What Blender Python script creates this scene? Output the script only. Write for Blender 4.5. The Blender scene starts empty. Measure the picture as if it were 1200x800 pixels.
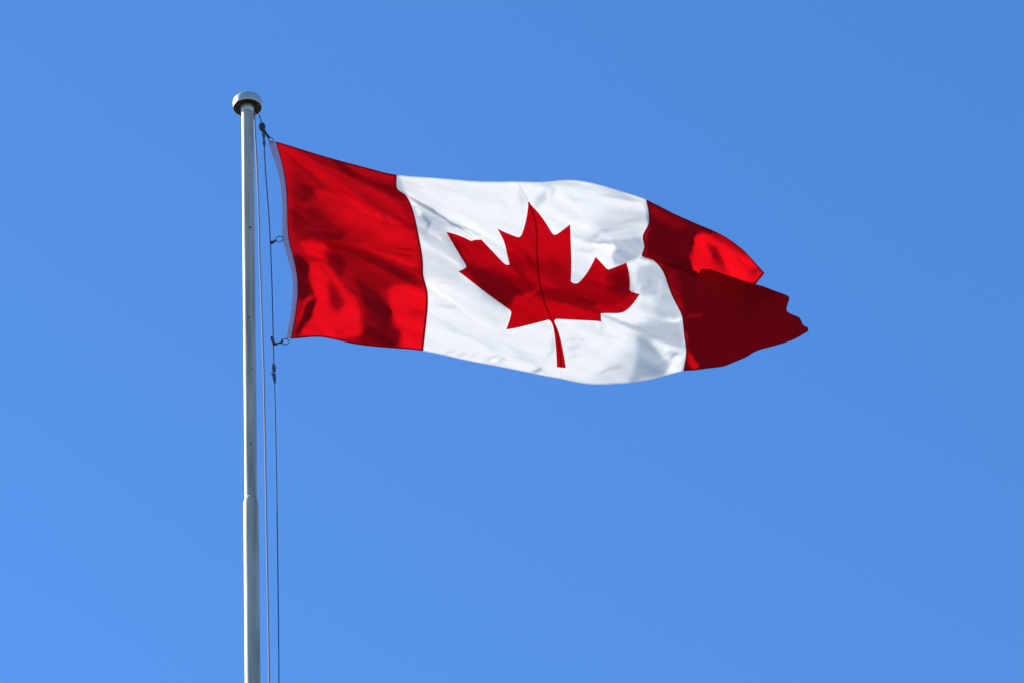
import bpy, math, numpy as np
from mathutils import Vector, Matrix, geometry
C = bpy.context.scene.collection
scene = bpy.context.scene

# ------------------------------------------------------------------ camera
FPX = 6000.0            # focal length in photo pixels (photo 1200 x 800)
PITCH = math.radians(37.0)
DIST = 30.6             # metres to the flag along the view axis
CAM = np.array([0.0, 0.0, 1.6])

def basis(roll):
    f = np.array([0, math.cos(PITCH), math.sin(PITCH)])
    u0 = np.array([0, -math.sin(PITCH), math.cos(PITCH)])
    r0 = np.array([1.0, 0, 0])
    r = math.cos(roll) * r0 + math.sin(roll) * u0
    u = -math.sin(roll) * r0 + math.cos(roll) * u0
    return r, u, f

def pole_px(roll, x0=293.0, y0=460.0):
    r, u, f = basis(roll)
    p = CAM + DIST * (f + (x0 - 600) / FPX * r + (400 - y0) / FPX * u)
    out = []
    for dz in (2.0, -2.2):
        q = p + np.array([0, 0, dz]) - CAM
        out.append((600 + FPX * q.dot(r) / q.dot(f), 400 - FPX * q.dot(u) / q.dot(f)))
    return p, out
lo, hi = -0.15, 0.15
for _ in range(50):
    mid = (lo + hi) / 2
    p, o = pole_px(mid)
    slope = (o[1][0] - o[0][0]) / (o[1][1] - o[0][1])
    if slope > 0.0092: hi = mid
    else: lo = mid
s_lo = pole_px(-0.15)[1]; 
sgn = (s_lo[1][0] - s_lo[0][0]) / (s_lo[1][1] - s_lo[0][1])
if sgn > 0.0092:        # slope falls with roll: bisect the other way
    lo, hi = -0.15, 0.15
    for _ in range(50):
        mid = (lo + hi) / 2
        p, o = pole_px(mid)
        slope = (o[1][0] - o[0][0]) / (o[1][1] - o[0][1])
        if slope > 0.0092: lo = mid
        else: hi = mid
ROLL = mid
R_, U_, F_ = basis(ROLL)
POLE = pole_px(ROLL)[0]

cam = bpy.data.cameras.new('camera')
cam.sensor_width = 36.0
cam.lens = FPX / 1200 * 36.0
cam.clip_end = 20000
co = bpy.data.objects.new('camera', cam); C.objects.link(co)
M = Matrix(((R_[0], U_[0], -F_[0], CAM[0]), (R_[1], U_[1], -F_[1], CAM[1]), (R_[2], U_[2], -F_[2], CAM[2]), (0, 0, 0, 1)))
co.matrix_world = M
scene.camera = co

# ------------------------------------------------------------------ light
SUN_AZ = math.radians(63)    # left of the view direction (+Y)
SUN_EL = math.radians(36)
SUN = np.array([-math.sin(SUN_AZ) * math.cos(SUN_EL), math.cos(SUN_AZ) * math.cos(SUN_EL), math.sin(SUN_EL)])
w = bpy.data.worlds.new('World'); scene.world = w; w.use_nodes = True
nt = w.node_tree
bg = nt.nodes['Background']
sky = nt.nodes.new('ShaderNodeTexSky')
sky.sky_type = 'NISHITA'; sky.sun_disc = False
sky.sun_elevation = SUN_EL
sky.sun_rotation = -SUN_AZ
sky.altitude = 100; sky.air_density = 1.0; sky.dust_density = 0.0; sky.ozone_density = 5.0
tint = nt.nodes.new('ShaderNodeVectorMath'); tint.operation = 'MULTIPLY'; tint.inputs[1].default_value = (0.58, 0.91, 1.22)   # deep clear blue of the day
nt.links.new(sky.outputs[0], tint.inputs[0]); nt.links.new(tint.outputs[0], bg.inputs[0])
bg.inputs[1].default_value = 0.095
sl = bpy.data.lights.new('sun', 'SUN'); sl.energy = 5.0; sl.angle = math.radians(0.53); sl.color = (1.0, 0.96, 0.9)
so = bpy.data.objects.new('sun', sl); C.objects.link(so)
so.rotation_euler = Vector(SUN).to_track_quat('Z', 'Y').to_euler()
scene.view_settings.view_transform = 'Standard'
scene.view_settings.look = 'None'
scene.view_settings.gamma = 1.0
scene.view_settings.use_curve_mapping = False
scene.view_settings.exposure = 0.87
scene.cycles.max_bounces = 8
scene.cycles.transmission_bounces = 8

# ------------------------------------------------------------------ helpers
def ray(px, py):
    return F_ + (px - 600) / FPX * R_ + (400 - py) / FPX * U_

def on_plane(px, py, dy=0.0):
    """point seen at (px,py) on the upright plane through the pole axis moved dy away from the camera"""
    r = ray(px, py)
    return CAM + r * ((POLE[1] + dy - CAM[1]) / r[1])

def nodemat(name):
    m = bpy.data.materials.new(name); m.use_nodes = True
    return m, m.node_tree, m.node_tree.nodes['Principled BSDF']

def link_mesh(name, verts, faces, mat, parent=None, smooth=True, normals=None):
    me = bpy.data.meshes.new(name)
    me.from_pydata([tuple(map(float, v)) for v in verts], [], [tuple(map(int, f)) for f in faces])
    me.materials.append(mat)
    me.polygons.foreach_set('use_smooth', [smooth] * len(me.polygons))
    me.update()
    if normals is not None:
        me.normals_split_custom_set_from_vertices([tuple(map(float, n)) for n in normals])
    o = bpy.data.objects.new(name, me); C.objects.link(o)
    if parent is not None:
        o.parent = parent
        o.matrix_parent_inverse = Matrix.Translation(-Vector(parent.location))
    return o

def empty(name, loc, label, cat):
    o = bpy.data.objects.new(name, None); C.objects.link(o)
    o.location = tuple(loc); o['label'] = label; o['category'] = cat
    o.empty_display_size = 0.2
    return o

def lathe(profile, centre, n=64):
    V, Fc = [], []
    for (r, z) in profile:
        for k in range(n):
            a = 2 * math.pi * k / n
            V.append((centre[0] + r * math.cos(a), centre[1] + r * math.sin(a), z))
    for i in range(len(profile) - 1):
        for k in range(n):
            k2 = (k + 1) % n
            Fc.append((i * n + k, i * n + k2, (i + 1) * n + k2, (i + 1) * n + k))
    return V, Fc

def tube(pts, rad, n=10, closed=False):
    pts = [np.array(p, float) for p in pts]
    rad = rad if hasattr(rad, '__len__') else [rad] * len(pts)
    V, Fc = [], []
    up = np.array([0.13, 0.97, 0.2])
    m = len(pts)
    for i, p in enumerate(pts):
        if closed: t = pts[(i + 1) % m] - pts[(i - 1) % m]
        else: t = pts[min(i + 1, m - 1)] - pts[max(i - 1, 0)]
        t = t / (np.linalg.norm(t) + 1e-12)
        a = np.cross(t, up); a /= np.linalg.norm(a) + 1e-12
        b = np.cross(t, a)
        for k in range(n):
            an = 2 * math.pi * k / n
            V.append(p + rad[i] * (math.cos(an) * a + math.sin(an) * b))
    rng = m if closed else m - 1
    for i in range(rng):
        j = (i + 1) % m
        for k in range(n):
            k2 = (k + 1) % n
            Fc.append((i * n + k, i * n + k2, j * n + k2, j * n + k))
    if not closed:
        Fc.append(tuple(range(n))[::-1]); Fc.append(tuple(range((m - 1) * n, m * n)))
    return V, Fc

def join(parts):
    V, Fc = [], []
    for v, f in parts:
        o = len(V); V += list(v); Fc += [tuple(i + o for i in q) for q in f]
    return V, Fc

def catmull(P, n):
    P = [np.array(p, float) for p in P]
    Q = [2 * P[0] - P[1]] + P + [2 * P[-1] - P[-2]]
    out = []
    for i in range(1, len(Q) - 2):
        for k in range(n):
            t = k / n
            out.append(0.5 * ((2 * Q[i]) + (-Q[i - 1] + Q[i + 1]) * t + (2 * Q[i - 1] - 5 * Q[i] + 4 * Q[i + 1] - Q[i + 2]) * t * t
                              + (-Q[i - 1] + 3 * Q[i] - 3 * Q[i + 1] + Q[i + 2]) * t ** 3))
    out.append(P[-1])
    return out

# ------------------------------------------------------------------ materials
def mat_cloth(name, col, trans, tcol, weave=1500.0, bump=0.12, mottle=0.06):
    m = bpy.data.materials.new(name); m.use_nodes = True
    t = m.node_tree; N = t.nodes; N.clear()
    out = N.new('ShaderNodeOutputMaterial')
    d = N.new('ShaderNodeBsdfDiffuse'); d.inputs['Roughness'].default_value = 0.6
    tr = N.new('ShaderNodeBsdfTranslucent')
    gl = N.new('ShaderNodeBsdfGlossy'); gl.inputs['Roughness'].default_value = 0.55
    gl.inputs['Color'].default_value = (1, 1, 1, 1)
    mx = N.new('ShaderNodeMixShader'); mx.inputs[0].default_value = trans
    mg = N.new('ShaderNodeMixShader'); mg.inputs[0].default_value = 0.0028
    uv = N.new('ShaderNodeUVMap'); uv.uv_map = 'cloth'
    # wear: faint cloudy variation of the dye
    no = N.new('ShaderNodeTexNoise'); no.inputs['Scale'].default_value = 9; no.inputs['Detail'].default_value = 6
    t.links.new(uv.outputs[0], no.inputs['Vector'])
    mr = N.new('ShaderNodeMapRange'); mr.inputs[1].default_value = 0.3; mr.inputs[2].default_value = 0.7
    mr.inputs[3].default_value = 1 - mottle; mr.inputs[4].default_value = 1.0
    t.links.new(no.outputs[0], mr.inputs[0])
    for sh, c in ((d, col), (tr, tcol)):
        vm = N.new('ShaderNodeVectorMath'); vm.operation = 'SCALE'
        vm.inputs[0].default_value = c
        t.links.new(mr.outputs[0], vm.inputs['Scale'])
        t.links.new(vm.outputs[0], sh.inputs['Color'])
    # fine creases of the fabric, stretched along the pull of the wind
    mp = N.new('ShaderNodeMapping'); mp.inputs['Rotation'].default_value = (0, 0, math.radians(-18)); mp.inputs['Scale'].default_value = (4, 9, 1)
    t.links.new(uv.outputs[0], mp.inputs[0])
    n2 = N.new('ShaderNodeTexNoise'); n2.inputs['Scale'].default_value = 1.6; n2.inputs['Detail'].default_value = 5; n2.inputs['Roughness'].default_value = 0.45
    n2.inputs['Distortion'].default_value = 0.6
    t.links.new(mp.outputs[0], n2.inputs['Vector'])
    bp = N.new('ShaderNodeBump'); bp.inputs['Strength'].default_value = bump; bp.inputs['Distance'].default_value = 0.02
    t.links.new(n2.outputs[0], bp.inputs['Height'])
    for sh in (d, tr, gl): t.links.new(bp.outputs[0], sh.inputs['Normal'])
    t.links.new(d.outputs[0], mx.inputs[1]); t.links.new(tr.outputs[0], mx.inputs[2])
    t.links.new(mx.outputs[0], mg.inputs[1]); t.links.new(gl.outputs[0], mg.inputs[2])
    t.links.new(mg.outputs[0], out.inputs[0])
    return m
RED = (0.72, 0.006, 0.012)
m_red = mat_cloth('red_nylon', (0.17, 0.001, 0.004), 0.62, (0.78, 0.003, 0.008))
m_leaf = mat_cloth('leaf_red_nylon', (0.20, 0.001, 0.004), 0.5, (0.52, 0.001, 0.005))
m_white = mat_cloth('white_nylon', (0.74, 0.74, 0.74), 0.5, (0.91, 0.86, 0.78), mottle=0.03)
m_redhem = mat_cloth('red_nylon_doubled', (0.45, 0.004, 0.010), 0.25, (0.35, 0.003, 0.01), bump=0.1)
m_whitehem = mat_cloth('white_nylon_doubled', (0.7, 0.7, 0.71), 0.4, (0.74, 0.71, 0.68), bump=0.1)
m_seam = mat_cloth('leaf_seam_doubled', (0.22, 0.002, 0.006), 0.6, (0.75, 0.003, 0.008), bump=0.1)
m_seamw = mat_cloth('white_seam_tape', (0.8, 0.8, 0.8), 0.75, (0.98, 0.97, 0.95), bump=0.05)
m_header = mat_cloth('white_canvas', (0.80, 0.62, 0.84), 0.12, (0.7, 0.7, 0.7), bump=0.15)

m_pole, t, b = nodemat('satin_aluminium')
b.inputs['Base Color'].default_value = (0.50, 0.51, 0.50, 1); b.inputs['Metallic'].default_value = 0.1; b.inputs['Roughness'].default_value = 0.6; b.inputs['Specular IOR Level'].default_value = 0.25
tc = t.nodes.new('ShaderNodeTexCoord'); mp = t.nodes.new('ShaderNodeMapping'); mp.inputs['Scale'].default_value = (14, 14, 0.9)
nz = t.nodes.new('ShaderNodeTexNoise'); nz.inputs['Scale'].default_value = 2; nz.inputs['Detail'].default_value = 8
rp = t.nodes.new('ShaderNodeValToRGB'); rp.color_ramp.elements[0].position = 0.35; rp.color_ramp.elements[0].color = (0.38, 0.33, 0.27, 1)
rp.color_ramp.elements[1].position = 0.62; rp.color_ramp.elements[1].color = (0.64, 0.56, 0.47, 1)
t.links.new(tc.outputs['Object'], mp.inputs[0]); t.links.new(mp.outputs[0], nz.inputs['Vector']); t.links.new(nz.outputs[0], rp.inputs[0]); t.links.new(rp.outputs[0], b.inputs['Base Color'])

m_cap, t, b = nodemat('spun_aluminium')
b.inputs['Base Color'].default_value = (0.72, 0.62, 0.50, 1); b.inputs['Metallic'].default_value = 0.5; b.inputs['Roughness'].default_value = 0.38
m_dark, t, b = nodemat('dark_cast_metal')
b.inputs['Base Color'].default_value = (0.035, 0.03, 0.028, 1); b.inputs['Roughness'].default_value = 0.6
nz = t.nodes.new('ShaderNodeTexNoise'); nz.inputs['Scale'].default_value = 30; bb = t.nodes.new('ShaderNodeBump'); bb.inputs['Strength'].default_value = 0.3
t.links.new(nz.outputs[0], bb.inputs['Height']); t.links.new(bb.outputs[0], b.inputs['Normal'])
def mat_rope(name, col):
    m, t, b = nodemat(name)
    b.inputs['Roughness'].default_value = 0.85
    tc = t.nodes.new('ShaderNodeTexCoord'); wv = t.nodes.new('ShaderNodeTexWave'); wv.inputs['Scale'].default_value = 60
    wv.bands_direction = 'DIAGONAL'
    rp = t.nodes.new('ShaderNodeValToRGB')
    rp.color_ramp.elements[0].color = (*[c * 0.75 for c in col], 1); rp.color_ramp.elements[1].color = (*col, 1)
    t.links.new(tc.outputs['Object'], wv.inputs[0]); t.links.new(wv.outputs[0], rp.inputs[0]); t.links.new(rp.outputs[0], b.inputs['Base Color'])
    return m
m_rope = mat_rope('dark_braided_cord', (0.09, 0.12, 0.18))
m_rope2 = mat_rope('pale_braided_cord', (0.42, 0.42, 0.46))

# ------------------------------------------------------------------ ground
m_grd, t, b = nodemat('mown_grass')
b.inputs['Roughness'].default_value = 0.95
nz = t.nodes.new('ShaderNodeTexNoise'); nz.inputs['Scale'].default_value = 0.8; nz.inputs['Detail'].default_value = 10
tc = t.nodes.new('ShaderNodeTexCoord'); rp = t.nodes.new('ShaderNodeValToRGB')
rp.color_ramp.elements[0].color = (0.06, 0.06, 0.04, 1); rp.color_ramp.elements[1].color = (0.11, 0.10, 0.07, 1)
t.links.new(tc.outputs['Object'], nz.inputs['Vector']); t.links.new(nz.outputs[0], rp.inputs[0]); t.links.new(rp.outputs[0], b.inputs['Base Color'])
S = 6000
g = link_mesh('ground', [(-S, -S, 0), (S, -S, 0), (S, S, 0), (-S, S, 0)], [(0, 1, 2, 3)], m_grd, smooth=False)
g['kind'] = 'structure'

# ------------------------------------------------------------------ flagpole
PX, PY = POLE[0], POLE[1]
K = DIST / FPX                       # metres per photo pixel at the flag
def pole_z(py): return on_plane(600 + (293 - 600), py)[2]
z_cap_b = pole_z(126.6); z_cap_t = pole_z(115.8)
z_sl = pole_z(587)
z_top = pole_z(126.2)
fp = empty('flagpole', (PX, PY, 0), 'tall grey metal flagpole with bright left edge and drum shaped cap, left of the flag', 'flagpole')
r_up, r_lo = 7.3 * K, 8.8 * K
lv, lf = lathe([(r_lo * 1.5, 0.1), (r_lo * 1.42, 4.0), (r_lo * 1.03, z_sl - 5.0), (r_lo, z_sl - 0.03), (r_lo * 0.985, z_sl - 0.015), (r_lo * 0.93, z_sl + 0.004), (r_up * 1.0, z_sl + 0.022), (r_up * 0.9, z_sl + 0.022)], (PX, PY))
link_mesh('lower_shaft', lv, lf, m_pole, fp)
lv, lf = lathe([(r_up * 1.0, z_sl + 0.005), (r_up * 1.0, z_sl + 1.5), (r_up * 0.985, z_top - 0.05), (r_up * 0.985, z_top + 0.01)], (PX, PY))
link_mesh('upper_shaft', lv, lf, m_pole, fp)
# truck under the cap
zt = z_cap_b
lv, lf = lathe([(r_up * 1.0, zt - 0.040), (r_up * 1.07, zt - 0.036), (r_up * 1.10, zt - 0.012), (r_up * 1.22, zt + 0.010), (0.02, zt + 0.011)], (PX, PY))
link_mesh('truck', lv, lf, m_cap, fp)
rc = 17.6 * K
H = (z_cap_t - z_cap_b)
cap = link_mesh('cap', *lathe([(rc * 0.965, zt + 0.006), (rc * 0.97, zt), (rc * 0.99, zt), (rc, zt + 0.003), (rc, zt + H * 0.55), (rc * 0.985, zt + H * 0.72), (rc * 0.93, zt + H * 0.86), (rc * 0.80, zt + H * 0.96), (rc * 0.5, zt + H), (0.001, zt + H * 1.01)], (PX, PY)), m_cap, fp)
link_mesh('cap_underside', *lathe([(rc * 0.968, zt + 0.002), (rc * 0.90, zt + 0.010), (r_up * 1.5, zt + 0.012), (r_up * 0.9, zt + 0.012)], (PX, PY)), m_dark, cap)
# small dark screw head on the shaft
def blob(p, r, sc=(1, 1, 1), n=12):
    V, Fc = [], []
    for i in range(n // 2 + 1):
        th = math.pi * i / (n // 2)
        for k in range(n):
            a = 2 * math.pi * k / n
            V.append((p[0] + r * sc[0] * math.sin(th) * math.cos(a), p[1] + r * sc[1] * math.sin(th) * math.sin(a), p[2] + r * sc[2] * math.cos(th)))
    for i in range(n // 2):
        for k in range(n):
            k2 = (k + 1) % n
            Fc.append((i * n + k, (i + 1) * n + k, (i + 1) * n + k2, i * n + k2))
    return V, Fc
sp = on_plane(293.0, 266.5, -r_up)
link_mesh('screw_speck', *blob((sp[0], PY - r_up * 0.99, sp[2]), 0.007, (1, 0.5, 1)), m_dark, fp)
for (sx_, sy_, sr) in ((291.5, 372, .005), (294.5, 431, .004), (292.6, 206, .004), (294, 520, .005)):  # added dark specks, dirt on the shaft
    sp = on_plane(sx_, sy_, -r_up); link_mesh('screw_speck', *blob((sp[0], PY - math.sqrt(max(r_up ** 2 - (sp[0] - PX) ** 2, 0)), sp[2]), sr, (1, 0.4, 1.2)), m_dark, fp)
link_mesh('footing', *lathe([(0.45, 0.0), (0.45, 0.12), (0.42, 0.15), (r_lo * 1.3, 0.15)], (PX, PY)), m_dark, fp)

# ------------------------------------------------------------------ the flag: cloth surface
# (u, v) -> where the photograph shows that thread crossing; u along the fly, v down the hoist
CP = [
 # top edge
 (0,0,323,166),(.06,0,356,176),(.125,0,393,187),(.19,0,431,197),(.25,0,465,205),(.31,0,500,208),(.375,0,537,211),(.44,0,573,213),(.5,0,606,213),(.55,0,637,213.5),(.6,0,668,211),(.65,0,699,216),(.7,0,730,225),(.75,0,757,234),
 (.8,0,789,250),(.85,0,818,263),(.9,0,847,276),(.95,0,873,295),(1,0,896,320),
 # hoist
 (0,.12,331,195),(0,.27,336,230),(0,.48,338,280),(0,.57,343,300),(0,.68,348,325),(0,.77,348.5,345),(0,.9,345,375),(0,1,341,397),
 # bottom edge
 (.06,1,375,395),(.125,1,415,403),(.19,1,456,407.5),(.25,1,496,411),(.31,1,537,420),(.375,1,578,428),(.44,1,618,436),(.5,1,657,443.5),(.56,1,693,450),(.625,1,730,449),(.69,1,765,444),(.75,1,801,434.5),
 (.775,1,815,433.5),(.8,1,829,431.5),(.83,1,848,429),(.86,1,863,423),(.88,1,874,418.5),(.9,1,885,411.8),(.94,1,908,405),(.97,1,931,397.5),(1,1,947,388.5),
 # first seam
 (.25,.07,466,222),(.25,.11,474.5,228),(.25,.22,485,250),(.25,.38,492,283),(.25,.57,496,322),(.25,.67,501,342),(.25,.83,500,375),
 # centre seam and leaf
 (.5,.083,619,237),(.5,.15,626,255),(.5,.3,629,290),(.5,.5,632,330),(.5,.65,639,358),(.5,.72,646,374),(.5,.85,655,405),(.5,.923,658,431),
 (.578,.185,668,263),(.544,.225,652,275),(.557,.405,669,329),(.6125,.322,698,301),(.6235,.373,710,314),(.6875,.357,734,308),(.668,.476,738,338),(.694,.5135,750,345),(.64,.6,730,366),(.596,.68,706,368),(.606,.754,705,377),
 (.422,.185,583,268),(.456,.225,606,278),(.443,.405,597,309),(.3875,.322,564,281),(.369,.375,549,280),(.3125,.357,523,272),(.332,.476,545,309),(.306,.5135,537,318),(.404,.672,597,363),(.394,.754,593,386),(.484,.723,642,375),
 # second seam
 (.75,.12,760,262),(.75,.2,753,278),(.75,.25,755,290),(.75,.30,752,300),(.75,.36,764,304),(.75,.42,776,317),(.75,.5,783,335),(.75,.58,790,352),(.75,.68,799,370),(.75,.8,802,395),(.75,.88,804,411),
 # fold in the fly: far flap, hidden return, near panel
 (.8,.16,793,283),(.8,.35,803,322),(.8,.42,804,313),
 (.85,.18,826,300),(.85,.385,838,338),(.85,.47,834,316.5),
 (.9,.18,853,318),(.9,.40,864,355),(.9,.52,861,325.5),
 (.95,.14,872,330),(.95,.41,872,368),(.95,.56,894,335.5),
 (1,.07,886,333),(1,.15,880,350),(1,.38,880,383),(1,.56,922,346.5),(1,.60,925,350),(1,.68,922,364),(1,.76,935,371),(1,.84,939,376),(1,.9,942,381.5),(1,.95,946.5,383.5),
 (.8,.75,826,382),(.87,.78,868,385),(.94,.78,905,378),(.8,.57,815,342),(.87,.63,852,350),(.94,.65,893,354),
]
CP = np.array(CP, float)
def tps_fit(P, Y, lam=6e-5):
    X = P * np.array([2.0, 1.0])
    r2 = ((X[:, None] - X[None]) ** 2).sum(-1)
    Kf = 0.5 * r2 * np.log(r2 + 1e-12)
    n = len(X)
    A = np.zeros((n + 3, n + 3)); A[:n, :n] = Kf + lam * np.eye(n); A[:n, n] = 1; A[:n, n + 1:] = X
    A[n, :n] = 1; A[n + 1:, :n] = X.T
    b = np.zeros((n + 3, Y.shape[1])); b[:n] = Y
    return X, np.linalg.solve(A, b)
def tps_eval(fit, P):
    X, W = fit
    Q = P * np.array([2.0, 1.0])
    r2 = ((Q[:, None] - X[None]) ** 2).sum(-1)
    Kf = 0.5 * r2 * np.log(r2 + 1e-12)
    n = len(X)
    return Kf @ W[:n] + W[n] + Q @ W[n + 1:]
TPS = tps_fit(CP[:, :2], CP[:, 2:])

# leaf outline
def leaf_path():
    cur = np.array([4890.0, 4430.0]); pts = [cur.copy()]
    seg = [('l', -45, -863), ('a', 95, 1, 111, -98), ('l', 859, 151), ('l', -116, -320), ('a', 65, 1, 20, -73), ('l', 941, -762), ('l', -212, -99), ('a', 65, 1, -34, -79),
           ('l', 186, -572), ('l', -542, 115), ('a', 65, 1, -73, -38), ('l', -105, -247), ('l', -423, 454), ('a', 65, 1, -111, -57), ('l', 204, -1052), ('l', -327, 189), ('a', 65, 1, -91, -27), ('l', -332, -652)]
    for s in seg:
        if s[0] == 'l':
            nxt = cur + np.array(s[1:3], float); n = max(1, int(np.hypot(*(nxt - cur)) / 45))
            for k in range(1, n + 1): pts.append(cur + (nxt - cur) * k / n)
        else:
            r = s[1]; nxt = cur + np.array(s[3:5], float); d = nxt - cur; L = np.hypot(*d); r = max(r, L / 2)
            h = math.sqrt(max(r * r - L * L / 4, 0)); m_ = (cur + nxt) / 2
            c = m_ + h * np.array([-d[1], d[0]]) / L      # sweep flag 1, small arc
            a0 = math.atan2(cur[1] - c[1], cur[0] - c[0]); a1 = math.atan2(nxt[1] - c[1], nxt[0] - c[0])
            while a1 < a0: a1 += 2 * math.pi
            for k in range(1, 5):
                a_ = a0 + (a1 - a0) * k / 4; pts.append(c + r * np.array([math.cos(a_), math.sin(a_)]))
        cur = nxt
    right = np.array(pts)
    left = right[::-1][1:].copy(); left[:, 0] = 9600 - left[:, 0]
    return np.vstack([right, left]) / np.array([9600.0, 4800.0])
LEAF = leaf_path()

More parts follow.
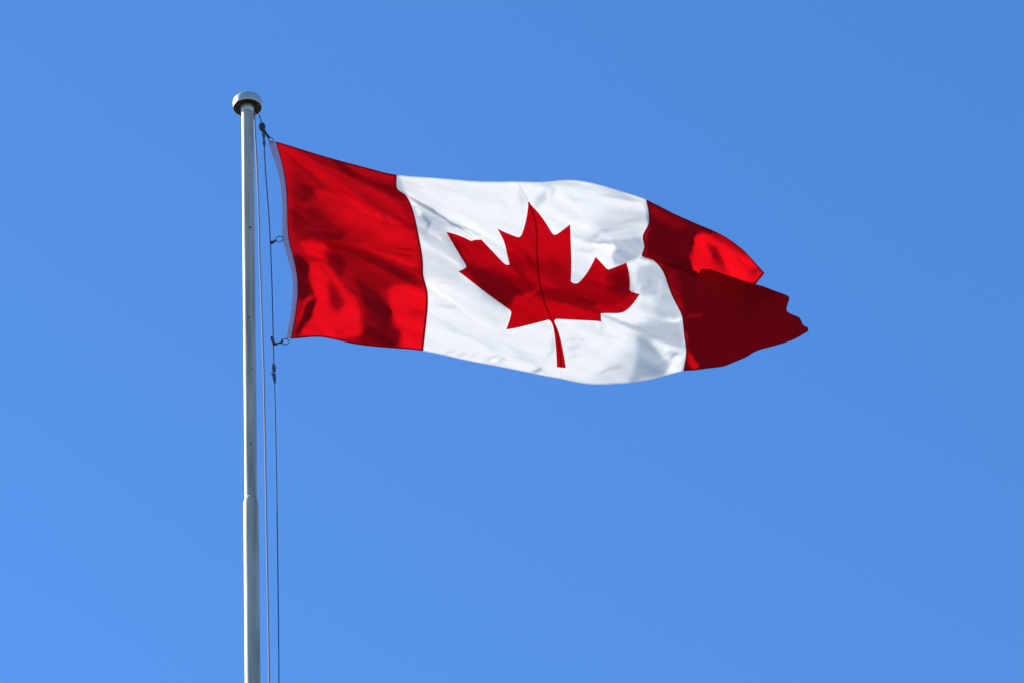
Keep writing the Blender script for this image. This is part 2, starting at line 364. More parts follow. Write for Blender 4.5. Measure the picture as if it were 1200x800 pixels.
# how squarely each patch of cloth turns to the sun behind it; soft-edged patches,
# later ones over earlier ones: (polygon in photo pixels, value, softness in px)
PATCH = [
 # hoist bar
 ([(320,150),(480,160),(505,415),(320,420)], .29, 1),
 ([(340,180),(400,192),(385,200),(352,192)], .20, 5),
 ([(395,188),(463,203),(466,223),(440,212),(415,202)], .36, 2),
 ([(388,187),(412,199),(440,210),(470,222),(479,230),(480,240),(455,228),(425,215),(400,203)], .13, 3.5),
 ([(326,170),(333,172),(340,200),(344,243),(338,243),(332,200)], .38, 4),
 ([(475,232),(482,240),(490,265),(485,266),(472,250)], .20, 4),
 ([(344,203),(356,204),(366,224),(362,240),(342,240)], .24, 7),
 ([(350,219),(362,222),(364,234),(354,237)], .17, 5),
 ([(364,220),(385,222),(403,231),(430,243),(458,258),(480,272),(491,284),(480,296),(450,284),(425,270),(400,254),(375,238)], .47, 3),
 ([(398,243),(420,248),(455,262),(475,276),(462,283),(430,268)], .58, 4),
 ([(338,245),(365,245),(392,258),(410,274),(400,284),(345,283)], .11, 5),
 ([(372,240),(395,252),(420,272),(412,276),(388,260)], .30, 4),
 ([(420,280),(490,285),(493,314),(465,308),(438,296)], .48, 4),
 ([(374,281),(417,292),(460,306),(497,323),(499,336),(470,328),(430,312),(398,300),(378,292)], .12, 4),
 ([(348,286),(365,283),(384,290),(392,300),(380,303),(362,298)], .50, 3),
 ([(400,300),(430,313),(470,328),(455,340),(420,335),(402,326)], .24, 4),
 ([(380,293),(398,296),(405,310),(401,322),(393,327),(389,314)], .11, 4),
 ([(345,298),(354,304),(362,325),(368,343),(352,352),(347,330)], .00, 3),
 ([(360,308),(372,304),(384,308),(394,327),(410,340),(424,372),(425,395),(395,397),(350,394),(354,386),(367,368),(370,348),(363,330)], .56, 3),
 ([(386,332),(400,341),(404,357),(400,366),(390,366),(384,350)], .21, 4),
 ([(345,386),(362,345),(368,346),(352,374)], .46, 2),
 ([(369,347),(369,366),(354,386),(345,392),(354,372),(364,352)], .02, 2),
 ([(410,320),(438,330),(452,348),(458,376),(472,391),(469,402),(440,404),(424,400),(428,370),(422,345)], .13, 4),
 ([(438,350),(452,358),(458,384),(446,388)], .05, 6),
 ([(453,337),(475,333),(503,345),(503,378),(498,414),(468,409),(472,394),(460,370)], .56, 3),
 ([(480,360),(500,362),(500,372),(478,368)], .44, 3),
 # white field
 ([(466,200),(620,205),(760,230),(800,440),(700,458),(497,415),(502,345),(492,280),(476,228)], .54, 1),
 ([(481,238),(503,243),(523,265),(543,298),(547,314),(520,301),(497,281),(486,262)], .22, 3),
 ([(500,280),(520,292),(545,312),(537,330),(508,300)], .42, 6),
 ([(503,343),(530,355),(568,382),(610,405),(645,432),(620,425),(585,405),(545,378),(510,358)], .48, 4),
 ([(625,234),(641,222),(637,236),(629,244)], .30, 2),
 ([(610,220),(618,236),(612,243),(606,230)], .40, 3),
 ([(622,217),(660,213),(695,217),(725,224),(752,237),(725,231),(695,223),(660,217.5)], .28, 1.2),
 ([(655,235),(690,232),(720,245),(700,265),(670,262)], .50, 8),
 ([(705,250),(757,243),(759,266),(752,280),(700,284),(683,280)], .36, 8),
 ([(690,285),(752,278),(755,290),(750,300),(735,310),(717,309),(716,298),(722,292)], .17, 2),
 ([(697,292),(715,296),(716,309),(706,312)], .60, 2),
 ([(742,318),(772,305),(785,335),(795,366),(797,373),(770,372),(758,350),(752,345),(750,338)], .25, 4),
 ([(738,340),(753,331),(752,337),(742,342)], .50, 1.5),
 ([(748,350),(766,343),(768,371),(752,364)], .44, 3),
 ([(765,373),(797,374),(803,408),(780,398),(738,380)], .22, 4),
 ([(700,367),(760,393),(803,413),(803,420),(760,402),(712,378)], .62, 2),
 ([(698,364),(735,379),(770,391),(803,404),(803,410),(765,397),(705,371)], .10, 1.2),
 ([(744,388),(756,394),(764,410),(772,424),(772,446),(735,452),(700,450),(715,432),(735,412)], .34, 12),
 ([(749,392),(760,396),(770,411),(786,421),(784,430),(778,441),(750,449),(735,450),(742,434),(748,416),(746,400)], .12, 4),
 ([(763,398),(804,414),(801,434),(781,438),(790,424),(776,415)], .60, 2),
 ([(722,450),(690,452),(660,443),(665,438),(700,443),(730,440)], .42, 4),
 # leaf
 ([(523,270),(545,280),(600,308),(640,340),(700,352),(696,362),(640,346),(597,325),(560,300)], .36, 5),
 ([(533,305),(560,312),(600,325),(618,345),(602,368),(570,350)], .18, 6),
 ([(527,273),(548,278),(585,300),(612,326),(600,322),(560,300)], .50, 3),
 ([(608,326),(650,345),(702,362),(700,369),(650,356),(612,340)], .24, 5),
 ([(640,300),(668,318),(700,338),(740,345),(720,360),(680,350),(645,335)], .38, 6),
 ([(598,344),(620,350),(640,362),(612,374),(597,385)], .56, 4),
 ([(636,352),(670,358),(704,369),(702,376),(650,372)], .60, 3),
 ([(590,270),(610,282),(626,250),(628,280),(606,300),(596,300)], .54, 5),
 ([(630,255),(640,262),(665,272),(667,310),(650,300),(632,290)], .62, 6),
 ([(600,300),(630,305),(668,320),(664,333),(630,322),(602,315)], .36, 5),
 ([(715,315),(736,312),(746,344),(725,345),(712,330)], .26, 5),
 # fly bar
 ([(757,225),(960,300),(960,455),(801,440),(805,411),(799,370),(783,335),(775,312),(752,301),(760,262)], -.03, 2),
 ([(757,236),(790,250),(810,264),(800,270),(765,262)], .06, 6),
 ([(812,274),(840,274),(873,293),(899,320),(885,336),(845,325),(814,311)], .60, 2.5),
 ([(828,284),(840,292),(848,308),(848,325),(832,318),(836,303)], .10, 2.5),
 ([(872,318),(884,312),(893,320),(884,332)], .40, 3),
 ([(850,270),(880,295),(874,302),(848,286),(828,276)], .24, 3),
 ([(804,411),(811,416),(818,430),(813,436),(805,425)], .36, 1.5),
 ([(800,372),(815,363),(840,366),(815,371)], .10, 2),
 ([(779,322),(792,318),(800,345),(803,366),(796,362),(785,338)], .07, 5),
 ([(826,335),(850,338),(862,362),(838,372)], .05, 8), ([(868,385),(905,372),(935,383),(905,398)], .03, 8),
 ([(830,405),(870,398),(880,408),(845,422)], .03, 6),
]
# narrow creases: (polyline, change, half width)
STREAK = [
 ([(338,177),(353,192),(377,208),(410,233),(435,250),(465,265)], .16, 2.2), ([(342,186),(370,212),(405,237),(440,262)], -.07, 2.5),
 ([(430,288),(460,297),(490,303)], -.14, 1.6), ([(425,281),(455,290),(488,294)], -.10, 1.5), ([(452,300),(475,309),(492,315)], .10, 1.5),
 ([(418,248),(445,262),(470,280)], -.10, 1.6), ([(446,250),(455,262),(475,270)], -.14, 1.4),
 ([(372,308),(386,325),(398,345)], -.14, 2), ([(380,312),(394,330),(412,345)], .10, 1.5), ([(355,385),(365,381),(372,385),(380,392)], -.12, 1.6), ([(390,386),(396,391),(404,387)], -.12, 1.8),
 ([(350,268),(380,270),(400,276)], .08, 2.5), ([(405,392),(430,402),(470,406)], -.12, 1.8), ([(350,250),(370,262),(380,262)], .06, 2),
 ([(470,210),(500,222),(535,240)], -.07, 1.6), ([(500,212),(540,226),(575,245)], -.06, 1.6), ([(545,214),(580,228),(600,250)], -.06, 1.8),
 ([(474,227),(500,243),(530,262),(560,276)], -.34, 1.8), ([(478,234),(500,249),(525,266)], .06, 1.6), ([(560,276),(590,292),(610,306)], -.10, 2.5),
 ([(487,244),(493,250),(490,254)], .22, 1.3), ([(494,252),(503,262),(500,270)], -.14, 1.6), ([(500,270),(512,275),(520,284)], .14, 1.4),
 ([(505,355),(520,360),(540,358)], -.06, 1.3), ([(502,365),(530,385),(560,398),(600,424)], -.07, 2.2), ([(545,350),(570,368),(592,385)], -.06, 2),
 ([(520,416),(526,413),(533,411)], -.08, 1.3), ([(534,419),(540,415),(547,413)], -.08, 1.3), ([(548,421),(553,417),(558,417)], -.06, 1.2),
 ([(569,424),(576,418),(585,417)], -.10, 1.3), ([(581,426),(588,420),(592,418)], -.12, 1.2), ([(572,421),(580,422),(584,424)], .12, 1.2),
 ([(622,437),(630,435),(634,431)], -.22, 1.3), ([(600,412),(622,424),(645,440)], -.10, 1.6), ([(640,420),(648,410),(650,390)], -.08, 1.6),
 ([(634,216),(650,222),(645,232)], -.12, 2), ([(660,222),(672,232),(690,236)], -.07, 2), ([(700,227),(725,232),(748,238)], -.16, 1.6), ([(650,216),(690,219),(720,228)], .10, 1.4),
 ([(638,247),(652,262),(668,268)], -.07, 2), ([(675,276),(690,284),(712,286)], -.16, 1.6), ([(690,286),(712,289),(722,293)], .26, 1.5), ([(690,282),(702,272),(720,268)], -.10, 1.8), ([(676,283),(684,280),(690,286)], .10, 1.5),
 ([(672,290),(690,296),(700,292)], -.08, 1.6), ([(720,262),(740,258),(752,256)], -.08, 2), ([(722,272),(742,270)], .06, 1.6),
 ([(665,350),(690,356),(700,356)], -.10, 2), ([(640,300),(655,310),(668,312)], -.08, 2), ([(605,290),(618,300),(628,318)], -.08, 2), ([(560,292),(580,305),(600,322)], .10, 2), ([(610,350),(625,344),(633,336)], .14, 2), ([(596,338),(600,350),(597,358)], -.14, 2.2),
 ([(640,338),(680,350),(697,355)], -.12, 1.8), ([(560,284),(590,306),(625,330)], -.08, 2), ([(535,280),(550,298),(560,312)], -.06, 2.5), ([(690,330),(715,338),(742,345)], -.10, 2.5), ([(700,312),(708,325),(705,340)], .06, 3),
 ([(665,378),(690,388),(735,398)], -.05, 3), ([(664,398),(675,396),(690,400)], -.10, 1.3), ([(665,408),(680,405)], -.10, 1.2), ([(665,418),(676,416)], -.08, 1.2), ([(700,372),(706,380),(704,390)], -.08, 1.3), ([(694,374),(696,386)], -.06, 1.2),
 ([(785,419),(790,414),(797,414)], -.26, 1.3), ([(780,414),(786,411),(790,412)], -.14, 1.2), ([(795,430),(800,424),(803,418)], -.12, 1.3), ([(780,374),(790,376),(797,374)], .16, 1.2), ([(700,440),(715,430),(730,428)], -.10, 2.5),
 ([(768,360),(774,340),(772,322)], .05, 2.5), ([(757,322),(762,330),(760,338)], -.06, 2),
 ([(860,300),(875,312),(890,318)], -.14, 2), ([(850,305),(865,322),(875,328)], .08, 2), ([(880,322),(888,315),(893,318)], -.22, 1.6), ([(815,285),(822,300),(830,310)], -.10, 2.5),
 ([(785,268),(800,280),(806,300)], .05, 3), ([(830,390),(870,384),(910,372)], .04, 4), ([(850,350),(880,362),(915,368)], -.03, 4), ([(782,330),(790,350),(800,365)], .07, 3),
]
def streak(px, py, line, hw):
    d = np.full(px.shape, 1e9)
    n = len(line) - 1; tot = np.zeros(px.shape)
    for i in range(n):
        (x1, y1), (x2, y2) = line[i], line[i + 1]
        dx, dy = x2 - x1, y2 - y1
        tt = np.clip(((px - x1) * dx + (py - y1) * dy) / (dx * dx + dy * dy), 0, 1)
        di = np.hypot(px - x1 - tt * dx, py - y1 - tt * dy)
        tot = np.where(di < d, (i + tt) / n, tot); d = np.minimum(d, di)
    taper = np.clip(np.sin(np.pi * np.clip(tot, 0.06, 0.94)) * 1.5, 0, 1)
    return np.exp(-(d / hw) ** 2) * taper
def poly_mask(px, py, poly, soft):
    poly = np.array(poly, float)
    if np.ptp(poly, axis=0).max() < 130:
        for _ in range(3):
            q = np.roll(poly, -1, 0)
            poly = np.stack([0.8 * poly + 0.2 * q, 0.2 * poly + 0.8 * q], 1).reshape(-1, 2)
    n = len(poly)
    inside = np.zeros(px.shape, bool); dist = np.full(px.shape, 1e9)
    for i in range(n):
        x1, y1 = poly[i]; x2, y2 = poly[(i + 1) % n]
        dx, dy = x2 - x1, y2 - y1
        tt = np.clip(((px - x1) * dx + (py - y1) * dy) / (dx * dx + dy * dy + 1e-9), 0, 1)
        dist = np.minimum(dist, np.hypot(px - x1 - tt * dx, py - y1 - tt * dy))
        c = ((y1 > py) != (y2 > py))
        xi = x1 + (py - y1) * dx / (dy if abs(dy) > 1e-9 else 1e-9)
        inside ^= c & (px < xi)
    sd = np.where(inside, dist, -dist)
    return 1 / (1 + np.exp(-np.clip(sd / (soft * 0.5), -40, 40)))

SC = np.array([SUN.dot(R_), SUN.dot(U_), SUN.dot(F_)])
D_PLANE = math.tan(PITCH)

def solve(nu, nv, Z0, iters, lag):
    us = np.linspace(0, 1, nu); vs = np.linspace(0, 1, nv)
    UU, VV = np.meshgrid(us, vs)
    XY = tps_eval(TPS, np.stack([UU.ravel(), VV.ravel()], 1)).reshape(nv, nu, 2)
    X = (XY[..., 0] - 600) * K; Y = (400 - XY[..., 1]) * K
    base = D_PLANE * Y
    hu, hv = 1 / (nu - 1), 1 / (nv - 1)
    Du = lambda Z: 0.5 * ((Z[1:, 1:] - Z[1:, :-1]) + (Z[:-1, 1:] - Z[:-1, :-1])) / hu
    Dv = lambda Z: 0.5 * ((Z[1:, 1:] - Z[:-1, 1:]) + (Z[1:, :-1] - Z[:-1, :-1])) / hv
    def DuT(g):
        o = np.zeros((nv, nu)); q = 0.5 * g / hu
        o[1:, 1:] += q; o[1:, :-1] -= q; o[:-1, 1:] += q; o[:-1, :-1] -= q; return o
    def DvT(g):
        o = np.zeros((nv, nu)); q = 0.5 * g / hv
        o[1:, 1:] += q; o[:-1, 1:] -= q; o[1:, :-1] += q; o[:-1, :-1] -= q; return o
    xu, xv, yu, yv = Du(X), Dv(X), Du(Y), Dv(Y)
    cx = 0.25 * (XY[1:, 1:] + XY[:-1, 1:] + XY[1:, :-1] + XY[:-1, :-1])
    ucc = 0.5 * (us[1:] + us[:-1])[None] + 0 * cx[..., 0]; vcc = 0.5 * (vs[1:] + vs[:-1])[:, None] + 0 * cx[..., 0]
    I = np.full(cx.shape[:2], 0.5)
    rg = np.random.RandomState(7)
    px0, py0 = cx[..., 0], cx[..., 1]
    wx_, wy_ = 0 * px0, 0 * px0
    for lam_ in (9, 13, 19, 28, 41):
        for o_ in range(2):
            an = rg.uniform(0, 6.28); ph = rg.uniform(0, 6.28)
            s_ = np.sin((px0 * math.cos(an) + py0 * math.sin(an)) * 6.283 / lam_ + ph) * lam_ * 0.028
            if o_: wx_ = wx_ + s_
            else: wy_ = wy_ + s_
    pxw, pyw = px0 + wx_, py0 + wy_
    # small tension ripples that run with the pull of the wind
    rip = 0 * px0
    for k in range(26):
        an = math.radians(rg.normal(117, 8)); lam_ = rg.uniform(6, 26); ph = rg.uniform(0, 6.28)
        al_ = px0 * 0.89 + py0 * 0.45; ac_ = -px0 * 0.45 + py0 * 0.89
        env = np.sin(al_ / rg.uniform(28, 60) + rg.uniform(0, 6.28)) * np.sin(ac_ / rg.uniform(9, 24) + rg.uniform(0, 6.28))
        rip = rip + np.sin((px0 * math.cos(an) + py0 * math.sin(an)) * 6.283 / lam_ + ph) * np.clip(env, 0, 1) * (lam_ / 18) ** 0.5
    rip = rip * 0.016
    for poly, val, soft in PATCH:
        mk = poly_mask(pxw if soft > 1.2 else px0, pyw if soft > 1.2 else py0, poly, soft * 0.75)
        I = I * (1 - mk) + val * mk
    for line, amp, hw in STREAK:
        I = I + amp * (1.3 + 0.5 * ((ucc > .25) & (ucc < .75))) * streak(px0 + wx_ * 0.5, py0 + wy_ * 0.5, line, max(hw, 1200 / nu * 0.6))
    I = np.where(ucc < .25, np.interp(I, [-.05, .1, .2, .3, .4, .5, .6], [-.05, -.01, .08, .19, .31, .44, .55]), I)
    lm = poly_mask(ucc * 1200, vcc * 600, LEAF * np.array([1200, 600]), 8)
    I = I + lm * (np.clip(0.44 + 1.5 * (I - 0.46), 0.08, 0.66) - I)
    I = I + rip * np.where(ucc > .75, 0.6, np.where(ucc < .25, 1.5, 1.4))
    # far flap v < .2, near panel v > .4: pick by v where they overlap in the picture
    fly = ucc > 0.755
    near = 1 / (1 + np.exp(-(vcc - 0.33) / 0.012))
    I = np.where(fly & (ucc > .8) & (cx[..., 0] < 930), np.where(vcc > 0.40, np.minimum(I, -0.03 + 0.4 * ((cx[..., 1] > 405) & (cx[..., 0] < 822))), I), I)
    # N = -(Pu x Pv), P = (X, Y, d)
    # N.s = -[(yu dv - du yv) sx + (du xv - xu dv) sy + (xu yv - yu xv) sz]
    a = -(-yv * SC[0] + xv * SC[1]); b = -(yu * SC[0] - xu * SC[1]); c = -(xu * yv - yu * xv) * SC[2]
    Z = Z0 if Z0 is not None else base + 0.25 * (X - X[:, :1])
    # weights
    W = np.ones_like(I)
    hidden = fly & (ucc > 0.82) & (vcc > 0.20 - (ucc - .8) * .4) & (vcc < 0.42 + (ucc - .8) * .8)
    W[hidden] = 0.0
    area = abs(xu * yv - yu * xv)
    cell = hu * hv
    lamb = 2.2e-5 * np.ones((nv, nu))
    # bending in metric units: about 3 m x 1.5 m cloth
    su, sv = 3.06, 1.53
    def B(Z):
        return ((Z[:, 2:] - 2 * Z[:, 1:-1] + Z[:, :-2]) / (hu * su) ** 2, (Z[2:] - 2 * Z[1:-1] + Z[:-2]) / (hv * sv) ** 2,
                1.414 * (Z[1:, 1:] - Z[1:, :-1] - Z[:-1, 1:] + Z[:-1, :-1]) / (hu * su * hv * sv))
    def BT(p, q, r):
        o = np.zeros((nv, nu)); p = p / (hu * su) ** 2; q = q / (hv * sv) ** 2; r = r * 1.414 / (hu * su * hv * sv)
        o[:, 2:] += p; o[:, 1:-1] -= 2 * p; o[:, :-2] += p
        o[2:] += q; o[1:-1] -= 2 * q; o[:-2] += q
        o[1:, 1:] += r; o[1:, :-1] -= r; o[:-1, 1:] -= r; o[:-1, :-1] += r
        return o
    lam = 1.2e-6
    mu = 0.005     # keeps the cloth hanging roughly upright
    lev = 0.002
    pin = 3.0
    def idx(u, v): return int(round(v * (nv - 1))), int(round(u * (nu - 1)))
    pairs = []
    for u, v1, v2, gap in ((.8, .33, .45, .05), (.85, .34, .50, .12), (.9, .36, .55, .18), (.95, .38, .58, .22), (1, .36, .6, .24)):
        i1, i2 = idx(u, v1), idx(u, v2)
        pairs.append((i1, i2, gap + base[i1] - base[i2]))
    pw = 400.0
    pinT = base[:, 0] + 0.0
    for _ in range(lag):
        du, dv = Du(Z), Dv(Z)
        N1 = yu * dv - du * yv; N2 = du * xv - xu * dv; N3 = xu * yv - yu * xv
        nn = np.sqrt(N1 ** 2 + N2 ** 2 + N3 ** 2) + 1e-6
        L0 = (a * du + b * dv + c) / nn
        wA = a / nn - L0 / nn ** 2 * (-N1 * yv + N2 * xv)
        wB = b / nn - L0 / nn ** 2 * (N1 * yu - N2 * xu)
        rhs = I - L0 + wA * du + wB * dv; Zp = Z.copy(); gm = 0.02 * cell
        cw = W * cell
        G0u, G0v = Du(base) + 0.18 * xu, Dv(base) + 0.18 * xv
        mw = mu * cell
        def A(Z):
            s = (wA * Du(Z) + wB * Dv(Z)) * cw
            o = DuT(wA * s) + DvT(wB * s)
            o += mw * (DuT(Du(Z)) * 0.12 + DvT(Dv(Z)) * 0.5)
            o += gm * (DuT(Du(Z)) * 0.12 + DvT(Dv(Z)) * 0.5)
            p, q, r = B(Z)
            o += lam * cell * BT(p, q, r)
            o[:, 0] += pin * Z[:, 0] * hv
            for i1, i2, gp in pairs:
                dd = (Z[i1] - Z[i2]) * pw * cell
                o[i1] += dd; o[i2] -= dd
            return o
        rb = DuT(wA * rhs * cw) + DvT(wB * rhs * cw)
        rb += mw * (DuT(G0u) * 0.12 + DvT(G0v) * 0.5)
        rb += gm * (DuT(Du(Zp)) * 0.12 + DvT(Dv(Zp)) * 0.5)
        rb[:, 0] += pin * pinT * hv
        for i1, i2, gp in pairs:
            rb[i1] += gp * pw * cell; rb[i2] -= gp * pw * cell
        r = rb - A(Z); pdir = r.copy(); rs = (r * r).sum()
        for k in range(iters):
            Ap = A(pdir); al = rs / ((pdir * Ap).sum() + 1e-30)
            Z = Z + al * pdir; r = r - al * Ap; rn = (r * r).sum()
            if rn < 1e-16: break
            pdir = r + rn / rs * pdir; rs = rn
    du, dv = Du(Z), Dv(Z)
    N1 = yu * dv - du * yv; N2 = du * xv - xu * dv; N3 = xu * yv - yu * xv
    nn = np.sqrt(N1 ** 2 + N2 ** 2 + N3 ** 2)
    L_ = (a * du + b * dv + c) / nn
    res = (a * du + b * dv + c) / nn - I
    print('solve', nu, nv, 'rms shading', float(np.sqrt((res[W > 0] ** 2).mean())), 'depth range', float((Z - base).min()), float((Z - base).max()))
    return Z, XY, X, Y
def upsample(Z, nu, nv):
    h, w_ = Z.shape
    x = np.linspace(0, w_ - 1, nu); x0 = np.minimum(x.astype(int), w_ - 2); fx = x - x0
    Z = Z[:, x0] * (1 - fx) + Z[:, x0 + 1] * fx
    y = np.linspace(0, h - 1, nv); y0 = np.minimum(y.astype(int), h - 2); fy = (y - y0)[:, None]
    return Z[y0] * (1 - fy) + Z[y0 + 1] * fy
Zf, XY, Xf, Yf = solve(61, 31, None, 400, 14)
Zf, XY, Xf, Yf = solve(121, 61, upsample(Zf, 121, 61), 400, 5)
NU, NV = 361, 181
Zf, XY, Xf, Yf = solve(NU, NV, upsample(Zf, NU, NV), 400, 4)
t0 = (POLE - CAM).dot(F_)
# ray through each thread crossing, pushed to its own distance
hoist_off = 0.0
Dz = DIST + Zf + (t0 - DIST) - D_PLANE * (400 - 460) * K + hoist_off
rays = F_[None, None] + ((XY[..., 0:1] - 600) / FPX) * R_ + ((400 - XY[..., 1:2]) / FPX) * U_
GRID = CAM + rays * Dz[..., None]

def cub(t):
    return np.stack([-0.5 * t + t * t - 0.5 * t ** 3, 1 - 2.5 * t * t + 1.5 * t ** 3, 0.5 * t + 2 * t * t - 1.5 * t ** 3, -0.5 * t * t + 0.5 * t ** 3], -1)
def surf(u, v):
    u = np.asarray(u, float); v = np.asarray(v, float)
    x = np.clip(u, 0, 1) * (NU - 1); y = np.clip(v, 0, 1) * (NV - 1)
    i = np.minimum(x.astype(int), NU - 2); j = np.minimum(y.astype(int), NV - 2)
    wx, wy = cub(x - i), cub(y - j)
    P = np.zeros(u.shape + (3,))
    for a in range(4):
        for b in range(4):
            ii = np.clip(i + a - 1, 0, NU - 1); jj = np.clip(j + b - 1, 0, NV - 1)
            P += (wx[..., a] * wy[..., b])[..., None] * GRID[jj, ii]
    # straight continuation beyond the hoist (header strip)
    ex = np.minimum(u, 0)[..., None]
    if (u < 0).any():
        P = P + ex * 3.06 * HDIR(v)
    return P
def HDIR(v):
    """direction the header leaves the red bar, mostly along the picture's horizontal"""
    d = GRID[:, 3] - GRID[:, 0]
    d = d / np.linalg.norm(d, axis=1)[:, None]
    d = d.mean(0); d /= np.linalg.norm(d)
    return np.broadcast_to(d, np.asarray(v).shape + (3,))
def normals(u, v):
    e = 0.0028
    pu = surf(np.clip(u + e, 0, 1), v) - surf(np.clip(u - e, 0, 1), v)
    pv = surf(u, np.clip(v + e, 0, 1)) - surf(u, np.clip(v - e, 0, 1))
    n = np.cross(pv, pu)
    return n / (np.linalg.norm(n, axis=-1)[..., None] + 1e-12)

flag = empty('flag', tuple(surf(np.array([0.0]), np.array([1.0]))[0]), 'red and white flag with a red maple leaf streaming right from the pole', 'flag')
def cloth_part(name, uv, faces, mat, off=0.0, label=None, parent=None):
    uv = np.array(uv, float)
    P = surf(uv[:, 0], uv[:, 1]); n = normals(np.clip(uv[:, 0], 0, 1), uv[:, 1])
    P = P + n * off
    # keep every face wound the same way as the normals
    o = link_mesh(name, P, faces, mat, parent or flag)
    me = o.data
    f0 = me.polygons[len(me.polygons) // 2]
    if Vector(n[f0.vertices[0]]).dot(f0.normal) < 0:
        me.flip_normals()
    me.normals_split_custom_set_from_vertices([tuple(map(float, q)) for q in n])
    lay = me.uv_layers.new(name='cloth')
    li = np.zeros(len(me.loops), int); me.loops.foreach_get('vertex_index', li)
    lay.data.foreach_set('uv', (uv[li] * np.array([3.06, 1.53])).ravel())
    if label: o['label'] = label
    return o
def rect(u0, u1, v0, v1, nu, nv):
    uu, vv = np.meshgrid(np.linspace(u0, u1, nu), np.linspace(v0, v1, nv))
    F = [(j * nu + i, j * nu + i + 1, (j + 1) * nu + i + 1, (j + 1) * nu + i) for j in range(nv - 1) for i in range(nu - 1)]
    return np.stack([uu.ravel(), vv.ravel()], 1), F
HEM = 0.009; HU = 0.0038
cloth_part('red_bar', *rect(0.0022, .25 - HU, HEM, 1 - HEM, 150, 280), m_red, label='red bar beside the pole')
cloth_part('red_bar', *rect(.75 + HU, 1 - HU * 1.3, HEM, 1 - HEM, 170, 340), m_red, label='red bar at the free end, dark and folded over itself')
def cdt(outer, hole, step, invert=False):
    """triangulate: inside 'outer', outside 'hole' (if given)"""
    vs_ = [tuple(p) for p in outer]; n1 = len(vs_); edges = [(i, (i + 1) % n1) for i in range(n1)]
    if hole is not None:
        vs_ += [tuple(p) for p in hole]; n2 = len(hole); edges += [(n1 + i, n1 + (i + 1) % n2) for i in range(n2)]
    o = np.array(outer); u0, v0 = o.min(0); u1, v1 = o.max(0)
    gu = np.arange(u0 + step / 2, u1, step); gv = np.arange(v0 + step, v1, step * 2)
    G = np.array([(a + (0.5 * step if j % 2 else 0), b_) for j, b_ in enumerate(gv) for a in gu])
    def inside(P, poly):
        c = np.zeros(len(P), bool); n = len(poly)
        for i in range(n):
            x1, y1 = poly[i]; x2, y2 = poly[(i + 1) % n]
            k = ((y1 > P[:, 1]) != (y2 > P[:, 1]))
            c ^= k & (P[:, 0] < (x2 - x1) * (P[:, 1] - y1) / ((y2 - y1) if y2 != y1 else 1e-12) + x1)
        return c
    def far(P, poly, d):
        m_ = np.full(len(P), 1e9); q = np.array(poly); q2 = np.roll(q, -1, 0)
        for a, b_ in zip(q * [2, 1], q2 * [2, 1]):
            e = b_ - a; PP = P * [2, 1]
            tt = np.clip(((PP - a) @ e) / (e @ e + 1e-15), 0, 1)
            m_ = np.minimum(m_, np.linalg.norm(PP - a - tt[:, None] * e, axis=1))
        return m_ > d
    ok = inside(G, outer) & far(G, outer, step * 0.7)
    if hole is not None: ok &= ~inside(G, hole) & far(G, hole, step * 0.7)
    vs_ += [tuple(p) for p in G[ok]]
    r = geometry.delaunay_2d_cdt([Vector((a * 2, b_)) for a, b_ in vs_], edges, [], 0, 1e-7)
    vv = np.array([(p[0] / 2, p[1]) for p in r[0]])
    fc = np.array([tuple(f) for f in r[2]])
    cc = vv[fc].mean(1)
    keep = inside(cc, outer)
    if hole is not None: keep &= ~inside(cc, hole)
    fc = fc[keep]
    used = np.unique(fc); rm = -np.ones(len(vv), int); rm[used] = np.arange(len(used))
    return vv[used], rm[fc]
def boundary(u0, u1, v0, v1, n=120):
    a = [(u, v0) for u in np.linspace(u0, u1, n)[:-1]] + [(u1, v) for v in np.linspace(v0, v1, n)[:-1]]
    b_ = [(u, v1) for u in np.linspace(u1, u0, n)[:-1]] + [(u0, v) for v in np.linspace(v1, v0, n)[:-1]]
    return a + b_
HW = 0.006
wuv, wf = cdt(boundary(.25, .75, HW, 1 - HW), LEAF, 0.0036)
cloth_part('white_panel', wuv, [tuple(f) for f in wf], m_white)
luv, lf_ = cdt(LEAF, None, 0.0036)
leaf = cloth_part('maple_leaf', luv, [tuple(f) for f in lf_], m_leaf)
# hems and seams, doubled cloth
def strip(name, u0, u1, v0, v1, nu, nv, mat, off=0.0, parent=None):
    return cloth_part(name, *rect(u0, u1, v0, v1, nu, nv), mat, off, parent=parent)
strip('hem', 0, 0.0022, 0, 1, 3, 300, m_redhem)
for (a, b_, mt, hh) in ((0.0022, .25 - HU, m_redhem, HEM), (.25, .75, m_whitehem, HW), (.75 + HU, 1 - HU * 1.3, m_redhem, HEM)):
    n = int((b_ - a) * 640)
    strip('hem', a, b_, 0, hh, n, 3, mt); strip('hem', a, b_, 1 - hh, 1, n, 3, mt)
strip('hem', 1 - HU * 1.3, 1, 0, 1, 4, 420, m_redhem)
strip('seam', .25 - HU, .25, 0, 1, 3, 360, m_redhem)
strip('seam', .75, .75 + HU, 0, 1, 3, 420, m_redhem)
strip('centre_seam', .5 - .0021, .5 + .0021, .084, .921, 4, 300, m_seam, off=0.0012, parent=leaf)
strip('centre_seam', .5 - .0012, .5 + .0012, .004, .082, 3, 60, m_seamw, off=0.0012)
strip('centre_seam', .5 - .0010, .5 + .0010, .925, .994, 3, 40, m_seamw, off=0.0012)
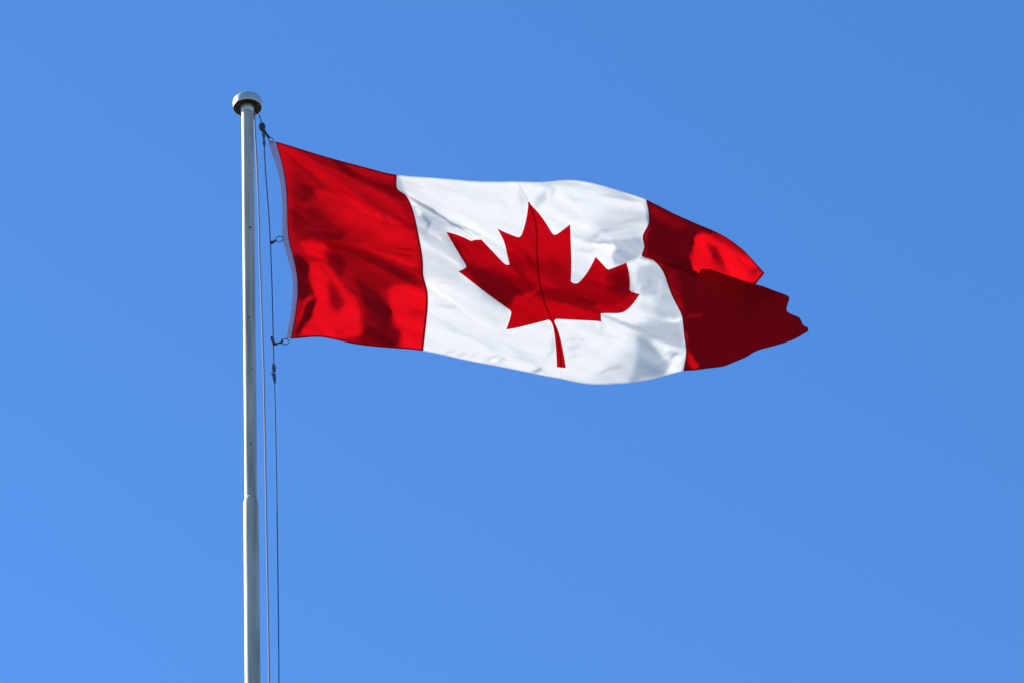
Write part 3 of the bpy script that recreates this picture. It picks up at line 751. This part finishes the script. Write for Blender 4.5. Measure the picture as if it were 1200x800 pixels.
# header strip of white canvas
def header():
    n = 90; V = []
    right = surf(np.full(n, 0.0), np.linspace(0, 1, n))
    ly = [165, 190, 210, 245, 280, 300, 320, 345, 370, 396]; lx = [314.5, 322.5, 328, 331.3, 332, 337, 343, 343.5, 340.5, 336]
    sx = [323, 329.5, 333.5, 336.5, 338, 343, 347.5, 348.5, 345.5, 341]
    vv = np.linspace(0, 1, n)
    py = 165 + vv * 231
    L = []
    for k in range(n):
        q = right[k] - CAM; yy = 400 - FPX * q.dot(U_) / q.dot(F_); xx = 600 + FPX * q.dot(R_) / q.dot(F_)
        wpx = 0.6 + 1.05 * np.interp(yy, ly, np.array(sx) - np.array(lx))
        s_ = wpx * K
        d = -R_ * s_ + F_ * s_ * 0.25
        L.append((right[k], right[k] + d * 0.5 + F_ * 0.004, right[k] + d))
    th = 0.0012
    V = []; UV = []; Fc = []
    for k in range(n):
        for j, p in enumerate(L[k]): V.append(p - F_ * th); UV.append((j * .012, vv[k]))
        for j, p in enumerate(L[k]): V.append(p + F_ * th); UV.append((j * .012, vv[k]))
    for k in range(n - 1):
        a = k * 6; b_ = a + 6
        for j in range(2):
            Fc.append((a + j, a + j + 1, b_ + j + 1, b_ + j)); Fc.append((a + 3 + j, b_ + 3 + j, b_ + 4 + j, a + 4 + j))
        Fc.append((a + 2, a + 5, b_ + 5, b_ + 2)); Fc.append((a, b_, b_ + 3, a + 3))
    o = link_mesh('header', V, Fc, m_header, flag)
    lay = o.data.uv_layers.new(name='cloth'); li = np.zeros(len(o.data.loops), int); o.data.loops.foreach_get('vertex_index', li)
    lay.data.foreach_set('uv', (np.array(UV)[li] * np.array([3.06, 1.53])).ravel())
    return o
hd = header()

# ------------------------------------------------------------------ halyard
hal = empty('halyard', (PX + 0.12, PY - 0.02, 0.9), 'looped cord hanging beside the pole with dark knots and clips holding the flag', 'halyard')
Yf_ = -0.03
def pts(lst, dy): return [on_plane(x, y, dy) for x, y in lst]
front = catmull(pts([(303.5, 134), (305.5, 141), (308, 150), (309.5, 170), (310.5, 190), (312, 212), (315, 250), (316.8, 284), (318, 315), (319, 345), (320.3, 401), (321, 430), (322.5, 480), (324, 560), (325, 620), (326, 700), (326.7, 770), (327.5, 900)], Yf_), 6)
end = np.array([PX + 0.2, PY - 0.1, 1.3]); front.append(front[-1] * 0.5 + end * 0.5); front.append(end)
back = catmull(pts([(298.3, 132), (298.8, 150), (300.5, 180), (302, 215), (303.6, 260), (304.3, 300), (306, 340), (308, 400), (309.5, 450), (311.5, 560), (312.5, 620), (314, 700), (315.2, 770), (316.5, 900)], 0.045), 6)
end2 = np.array([PX + 0.16, PY - 0.12, 1.3]); back.append(back[-1] * 0.5 + end2 * 0.5); back.append(end2)
link_mesh('cord', *tube(front, 0.0034, 8), m_rope, hal)
link_mesh('cord', *tube(back, 0.0052, 8), m_rope2, hal)
def knot(lst, rr, name, parent=hal, mat=m_rope):
    P = catmull(pts(lst, Yf_ - 0.004), 5)
    rad = [np.interp(i / (len(P) - 1), np.linspace(0, 1, len(rr)), rr) for i in range(len(P))]
    return link_mesh(name, *tube(P, rad, 12), mat, parent)
# pulley block just under the cap
knot([(306.8, 144.5), (306.9, 146), (307.2, 149), (307.8, 152), (308.8, 154.5)], [0.006, 0.017, 0.021, 0.017, 0.008], 'pulley', mat=m_dark)
knot([(308.5, 155), (309, 159), (309.3, 164), (309.6, 168), (309.8, 171)], [0.008, 0.010, 0.006, 0.010, 0.006], 'knot')
def ring(cx_, cy_, rx, ry, tilt, r=0.0035, name='ring', parent=hal, dy=Yf_):
    P = []
    for k in range(28):
        a = 2 * math.pi * k / 28
        x = rx * math.cos(a); y = ry * math.sin(a)
        P.append(on_plane(cx_ + x * math.cos(tilt) - y * math.sin(tilt), cy_ + x * math.sin(tilt) + y * math.cos(tilt), dy + 0.006 * math.cos(a)))
    return link_mesh(name, *tube(P, r, 8, closed=True), m_dark, parent)
# top clip
s1 = knot([(309.5, 154), (312, 157), (314, 160), (316, 162)], [0.010, 0.007, 0.009, 0.005], 'snap_hook', mat=m_dark)
ring(317.6, 164, 3.2, 2.2, 0.7, 0.003, parent=s1)
s2 = knot([(316.6, 284.5), (319, 284.4), (321.5, 283), (323, 281.5)], [0.009, 0.010, 0.006, 0.008], 'snap_hook', mat=m_dark)
ring(327.6, 280.5, 4.2, 3.3, -0.3, 0.0028, parent=s2)
s3 = knot([(320.0, 402.3), (323, 403), (326, 402), (330, 401), (331, 399)], [0.010, 0.009, 0.004, 0.007, 0.006], 'snap_hook', mat=m_dark)
ring(334, 400.3, 4.8, 3.3, 0.05, 0.0028, parent=s3)
knot([(318.0, 394.5), (319.2, 397.5), (320.5, 401)], [0.006, 0.011, 0.008], 'knot')
knot([(320.5, 426), (321, 430), (321.3, 435)], [0.006, 0.012, 0.009], 'knot')
knot([(318.7, 436), (319.2, 438.5), (321.3, 441)], [0.003, 0.005, 0.005], 'knot')
knot([(321.2, 437), (321.6, 442), (322.1, 448)], [0.007, 0.011, 0.006], 'knot')
